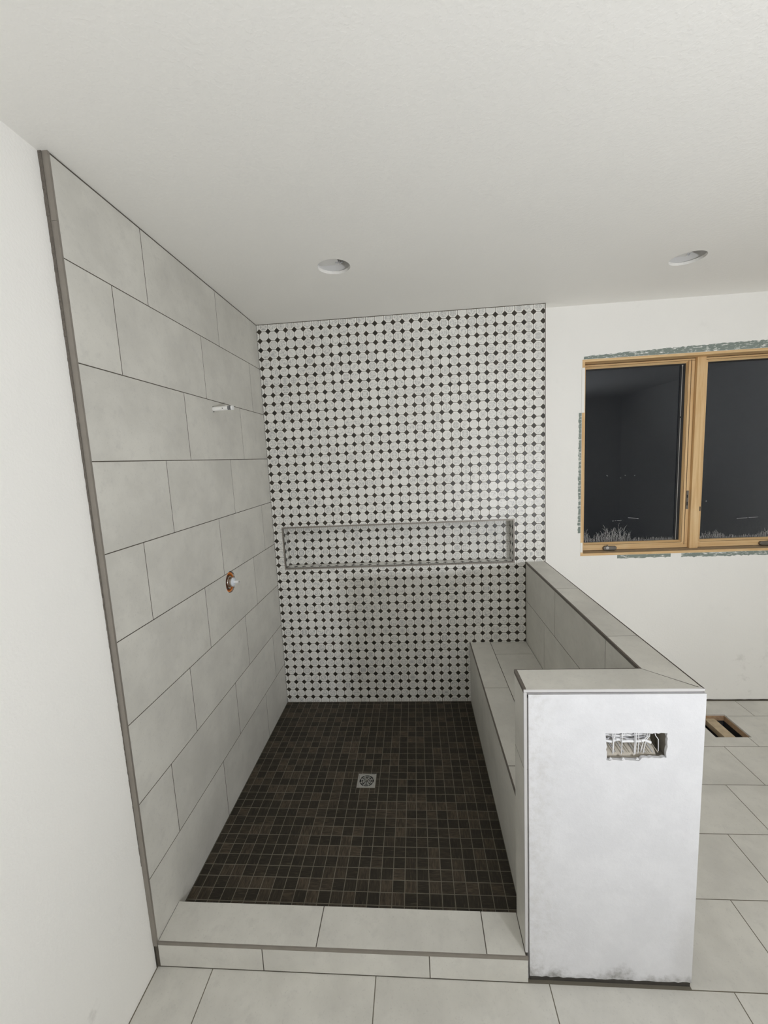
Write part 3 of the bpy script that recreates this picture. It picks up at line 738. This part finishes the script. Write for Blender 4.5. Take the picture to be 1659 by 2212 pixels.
# frost ferns and small pale dashes on the inner face of the glass
def frost(x0, x1, prof, sash_o, seed, zb=1.1765):
    rnd = random.Random(seed); b = MB(); y = SY+.0212
    def twig(x, z, ang, ln, wd, dep):
        n = 5
        for i in range(n):
            nx, nz = x+math.sin(ang)*ln/n, z+math.cos(ang)*ln/n
            dx, dz = math.cos(ang)*wd/2, -math.sin(ang)*wd/2
            q = len(b.v); b.v += [(x-dx, y, z-dz), (x+dx, y, z+dz), (nx+dx*.85, y, nz+dz*.85), (nx-dx*.85, y, nz-dz*.85)]; b.face([q, q+1, q+2, q+3])
            if dep and rnd.random() < .75: twig(nx, nz, ang+rnd.choice((-1, 1))*rnd.uniform(.3, .75), ln*rnd.uniform(.16, .34), wd*.7, dep-1)
            x, z, wd = nx, nz, wd*.93; ang += rnd.uniform(-.13, .13)
    x = x0
    while x < x1:
        h = prof((x-x0)/(x1-x0))*rnd.uniform(.45, 1.1); twig(x, zb, rnd.uniform(-.08, .08), h, rnd.uniform(.0014, .0032), 2); x += rnd.uniform(.004, .0085)
    me = bpy.data.meshes.new('frost'); me.from_pydata(b.v, [], b.f); o = obj('frost', me, 'frost', sash_o); o['kind'] = 'stuff'; return o
def prof1(t):
    if t < .07: return .085
    if t < .15: return .05
    if t < .53: return .055+.05*math.sin((t-.15)/.38*math.pi)
    return .022
frost(2.232, 2.868, prof1, s1, 4)
frost(3.030, 3.59, lambda t: .022+.03*max(0, math.sin(t*9)), s2, 9)
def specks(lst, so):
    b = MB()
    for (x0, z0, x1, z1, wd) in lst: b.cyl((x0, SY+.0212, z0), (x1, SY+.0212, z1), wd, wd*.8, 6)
    b.build('pale_dash', 'cable_grey', so)  # thin grey dashes and dots laid on the pane
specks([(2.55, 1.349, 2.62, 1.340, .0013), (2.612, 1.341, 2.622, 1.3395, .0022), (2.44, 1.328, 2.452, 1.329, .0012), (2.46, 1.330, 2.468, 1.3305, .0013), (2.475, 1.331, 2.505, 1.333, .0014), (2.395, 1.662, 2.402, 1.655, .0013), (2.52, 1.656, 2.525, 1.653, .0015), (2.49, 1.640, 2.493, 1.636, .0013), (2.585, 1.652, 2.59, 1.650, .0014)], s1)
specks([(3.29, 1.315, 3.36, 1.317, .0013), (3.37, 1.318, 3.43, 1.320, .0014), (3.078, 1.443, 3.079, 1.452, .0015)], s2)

# ================================================================== THINGS
# ---- floor drain
dn = empty('floor_drain', (.69, -.7655, ZS), 'square steel shower drain with round slotted grate in the dark mosaic', 'drain')
cx, cy = .69, -.7655; h = .0495
MB().box(cx-h, cx+h, cy-h, cy+h, ZS-.03, ZS-.012).build('pit', 'black', dn)
b = MB(); z0, z1 = ZS-.010, ZS+.0008
b.box(cx-h-.001, cx+h+.001, cy-h-.001, cy-h+.005, z0, z1).box(cx-h-.001, cx+h+.001, cy+h-.005, cy+h+.001, z0, z1).box(cx-h-.001, cx-h+.005, cy-h+.005, cy+h-.005, z0, z1).box(cx+h-.005, cx+h+.001, cy-h+.005, cy+h-.005, z0, z1)
b.build('frame', 'steel', dn)
me = plate(rect(-.0435, .0435, -.0435, .0435), [circle(0, 0, .0405, 48)], .004)
g_ = obj('grate', me, 'steel', dn, Matrix.Translation((cx, cy, ZS-.0002)))
b = MB(); zt = ZS-.0004
for ri, ro in ((.0292, .0328), (.0185, .022), (.0085, .0115)): b.ring((cx, cy), ri, ro, zt-.004, zt, 40)
for i in range(8):
    a = math.pi*i/4+math.pi/8; c_, s_ = math.cos(a), math.sin(a); w_ = .0016
    P = [(cx+c_*.010-s_*w_, cy+s_*.010+c_*w_), (cx+c_*.010+s_*w_, cy+s_*.010-c_*w_), (cx+c_*.042+s_*w_, cy+s_*.042-c_*w_), (cx+c_*.042-s_*w_, cy+s_*.042+c_*w_)]
    b.quadprism(P, zt-.0042, zt-.0003, 2)
b.build('grate_rings', 'steel', g_)
MB().cyl((cx, cy, zt-.004), (cx, cy, zt+.0006), .0045, .004, 16).build('screw', 'chrome', g_)

# ---- shower arm stub
ar = empty('shower_arm_stub', (0, AY, AZ), 'short white capped pipe stub poking out of the tiled shower wall', 'pipe')
MB().cyl((-.03, AY, AZ), (.078, AY, AZ+.0015), .0118, .0118, 24).build('pipe', 'pvc', ar, True)
b = MB()
for i in range(6): b.cyl((.078+i*.003, AY, AZ+.0015), (.0795+i*.003, AY, AZ+.0015), .0098, .0112, 20)
b.build('thread', 'thread', ar)
MB().cyl((.096, AY, AZ+.0015), (.106, AY, AZ+.0016), .0125, .0115, 20).build('cap', 'plastic', ar)
MB().cyl((.052, AY-.0118, AZ+.001), (.056, AY-.0125, AZ-.001), .0022, .001, 8).build('burr', 'black', ar)
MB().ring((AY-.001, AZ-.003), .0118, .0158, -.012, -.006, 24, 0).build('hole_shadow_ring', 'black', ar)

# ---- shower valve in its round cutout
va = empty('shower_valve', (0, VY, VZ), 'bare nickel shower valve inside round orange-edged wall cutout', 'valve')
VZc = VZ-.0010
MB().ring((VY, VZc), .0470, .0535, -.036, -.006, 48, 0).build('foam_ring', 'orange', va)
MB().ring((VY, VZc), .0537, .0590, -.03, -.010, 48, 0).build('gap_ring', 'black', va)
b = MB(); b.box(-.0595, -.058, VY-.06, VY+.06, VZ-.06, VZ+.06); b.build('cavity_back', 'dark_wood', va)
MB().ring((VY, VZc), .0468, .060, -.058, -.036, 40, 0).build('cavity_wall', 'dark_wood', va)
vb = MB().cyl((-.058, VY, VZc), (-.004, VY, VZc), .0335, .0335, 36).build('body', 'chrome', va, True)
MB().ring((VY, VZc), .0332, .0355, -.018, -.013, 36, 0).build('collar', 'dark_steel', vb)
MB().cyl((-.004, VY, VZc), (.013, VY, VZc), .0285, .0265, 28).build('bonnet', 'chrome', va, True)
vc = MB().cyl((.013, VY, VZc), (.020, VY, VZc), .0235, .0215, 24).build('cap', 'clear', va, True)
MB().cyl((.020, VY, VZc), (.045, VY, VZc), .0085, .0075, 14).build('stem', 'plastic', vc)
MB().cyl((.045, VY, VZc), (.052, VY, VZc), .0035, .003, 8).build('stem_tip', 'steel', vc)
for s_ in (-1, 1): MB().cyl((-.055, VY+.012*s_, VZc-.041*s_), (-.012, VY+.012*s_, VZc-.041*s_), .0045, .0045, 10).build('screw', 'steel', va)

# ---- recessed light housings above the round ceiling cutouts
def housing(c, label, wires):
    e = empty('recessed_light_housing', (c[0], c[1], ZC), label, 'ceiling light', 'empty ceiling light cutouts')
    z = ZC+.0145; r_ = RH+.012
    b = MB(); b.ring(c, r_-.002, r_, z, ZC+.085, 40, 2); cn = b.build('can', 'can', e, True)
    MB().cyl((c[0], c[1], ZC+.085), (c[0], c[1], ZC+.088), r_, r_, 40).build('can_top', 'can', cn)
    MB().box(c[0]-.085, c[0]+.02, c[1]-.035, c[1]+.05, ZC+.03, ZC+.05).build('driver_box', 'can', e)
    b = MB()
    for k_ in range(wires):
        x = c[0]+.008+.018*k_; y = c[1]+.035
        b.tube([(x, y, ZC+.085), (x-.006, y-.01, ZC+.045), (x+.004, y-.022, ZC+.020), (x+.016, y-.012, ZC+.030), (x+.016, y, ZC+.085)], .0022, 8)
    b.build('wire', 'cable_grey', e)
housing(H1, 'round empty light cutout in the ceiling above the shower', 2)
housing(H2, 'round empty light cutout in the ceiling in front of the window', 1)

# ---- electrical box with cables in the half wall end
eb = empty('electrical_box', (1.70, YF, HZ0), 'torn rectangular wall cutout stuffed with loose white cables in the half wall end', 'electrical box')
b = MB(); bx0, bx1, bz0, bz1 = HX0-.009, HX1+.009, HZ0-.011, HZ1+.011
b.box(bx0, bx1, -1.526, -1.523, bz0, bz1).box(bx0-.002, bx0, -1.592, -1.523, bz0, bz1).box(bx1, bx1+.002, -1.592, -1.523, bz0, bz1).box(bx0, bx1, -1.592, -1.523, bz0-.001, bz0).box(bx0, bx1, -1.592, -1.523, bz1, bz1+.001)
b.build('box', 'cavity', eb)
rnd = random.Random(5)
for i in range(16):          # bunched sheathing running sideways
    z = HZ1-.003-.0056*(i % 8); y = -1.562-.007*(i//5); x = HX0+.004
    pts = [(x, y, z)]
    while x < HX1-.05: x += rnd.uniform(.010, .024); pts.append((x, y+rnd.uniform(-.007, .007), z+rnd.uniform(-.006, .006)))
    MB().tube(pts, rnd.uniform(.0022, .0048), 12).build('cable', ('cable', 'cloth_tape', 'cable_grey')[i % 3], eb, True)
for i, (x, dx, zb_) in enumerate(((1.632, .006, .868), (1.638, .002, .872), (1.664, .002, .866), (1.667, -.001, .89), (1.703, .003, .866), (1.708, .002, .868), (1.714, .004, .874), (1.751, -.018, .880), (1.756, -.016, .876), (1.762, .016, .884), (1.646, -.006, .89))):
    MB().tube([(x, -1.582, HZ1+.012), (x+dx*.4, -1.592, HZ1-.02), (x+dx, -1.590, (HZ1+zb_)/2), (x+dx*1.3, -1.584, zb_-.012)], .0014, 12).build('wire', 'cable', eb, True)
b = MB(); b.quadprism([(-1.527, .915), (-1.527, .905), (-1.586, .856), (-1.586, .862)], bx0, bx1-.03, 0); b.build('slanted_board', 'insulation', eb)
for i in range(14):          # loose strands lying on the slope
    x = bx0+.006+.0105*i; q0 = rnd.uniform(.0, .012); MB().tube([(x, -1.530, .914), (x+.018+q0, -1.556, .8935), (x+.034+q0, -1.584, .866)], rnd.uniform(.0008, .0018), 6).build('strand', ('cable_grey', 'insulation', 'cavity')[i % 3], eb, True)
for x in (1.624, 1.663, 1.707, 1.752): MB().quadprism([(x-.006, .857), (x+.006, .857), (x, .866)], -1.607, -1.603, 1).build('torn_tab', 'bare', eb)

# ---- floor register hole with wooden block
vx0, vx1, vy0, vy1 = VENT
du = empty('floor_vent_opening', ((vx0+vx1)/2, (vy0+vy1)/2, -.15), 'open rectangular floor vent hole cut in the tiles below the window', 'floor vent')
MB().box(vx0-.007, vx0+.0015, vy0+.0015, vy1-.0015, -.046, -.0102).box(vx1-.0015, vx1+.007, vy0+.0015, vy1-.0015, -.046, -.0102).box(vx0-.007, vx1+.007, vy0-.007, vy0+.0015, -.046, -.0102).box(vx0-.007, vx1+.007, vy1-.0015, vy1+.007, -.046, -.0102).build('plywood_edge', 'ply', du)
MB().box(vx0-.006, vx0-.003, vy0, vy1, -.2, -.03).box(vx1+.003, vx1+.006, vy0, vy1, -.2, -.03).box(vx0, vx1, vy0-.006, vy0-.003, -.2, -.03).box(vx0, vx1, vy1+.003, vy1+.006, -.2, -.03).box(vx0, vx1, vy0, vy1, -.203, -.2).build('duct', 'sheet', du)
bk = bevel_obj(MB().box(2.953, 3.020, vy0+.003, vy1-.003, -.066, -.028).build('wood_block', 'block'), .002)
tag(bk, 'rough pine block wedged in the open floor vent hole', 'wood block')

# ---- work light on a stand, behind the viewpoint to the right
wk = empty('work_light', (LAMP.x, LAMP.y, 0), 'portable work light on a tripod stand behind the viewpoint', 'work light')
q = LAMP_AIM.to_track_quat('Z', 'Y').to_matrix().to_4x4(); base = LAMP-LAMP_AIM*.03
b = MB(); b.box(-.13, .13, -.10, .10, -.05, .0); obj('head', b.mesh('head'), 'yellow', wk, Matrix.Translation(base) @ q)
obj('lens', MB().box(-.11, .11, -.08, .08, .0, .004).mesh('lens'), 'lens', wk, Matrix.Translation(base) @ q)
pb = base-LAMP_AIM*.05
MB().cyl((pb.x, pb.y, .30), (pb.x, pb.y, pb.z-.02), .014, .012, 16).build('pole', 'black', wk)
for i in range(3):
    a = 2*math.pi*i/3+.4; MB().cyl((pb.x, pb.y, .42), (pb.x+.36*math.cos(a), pb.y+.36*math.sin(a), .012), .010, .010, 10).build('leg', 'black', wk)
lo.parent = wk; lo.matrix_parent_inverse = Matrix.Translation(wk.location).inverted()
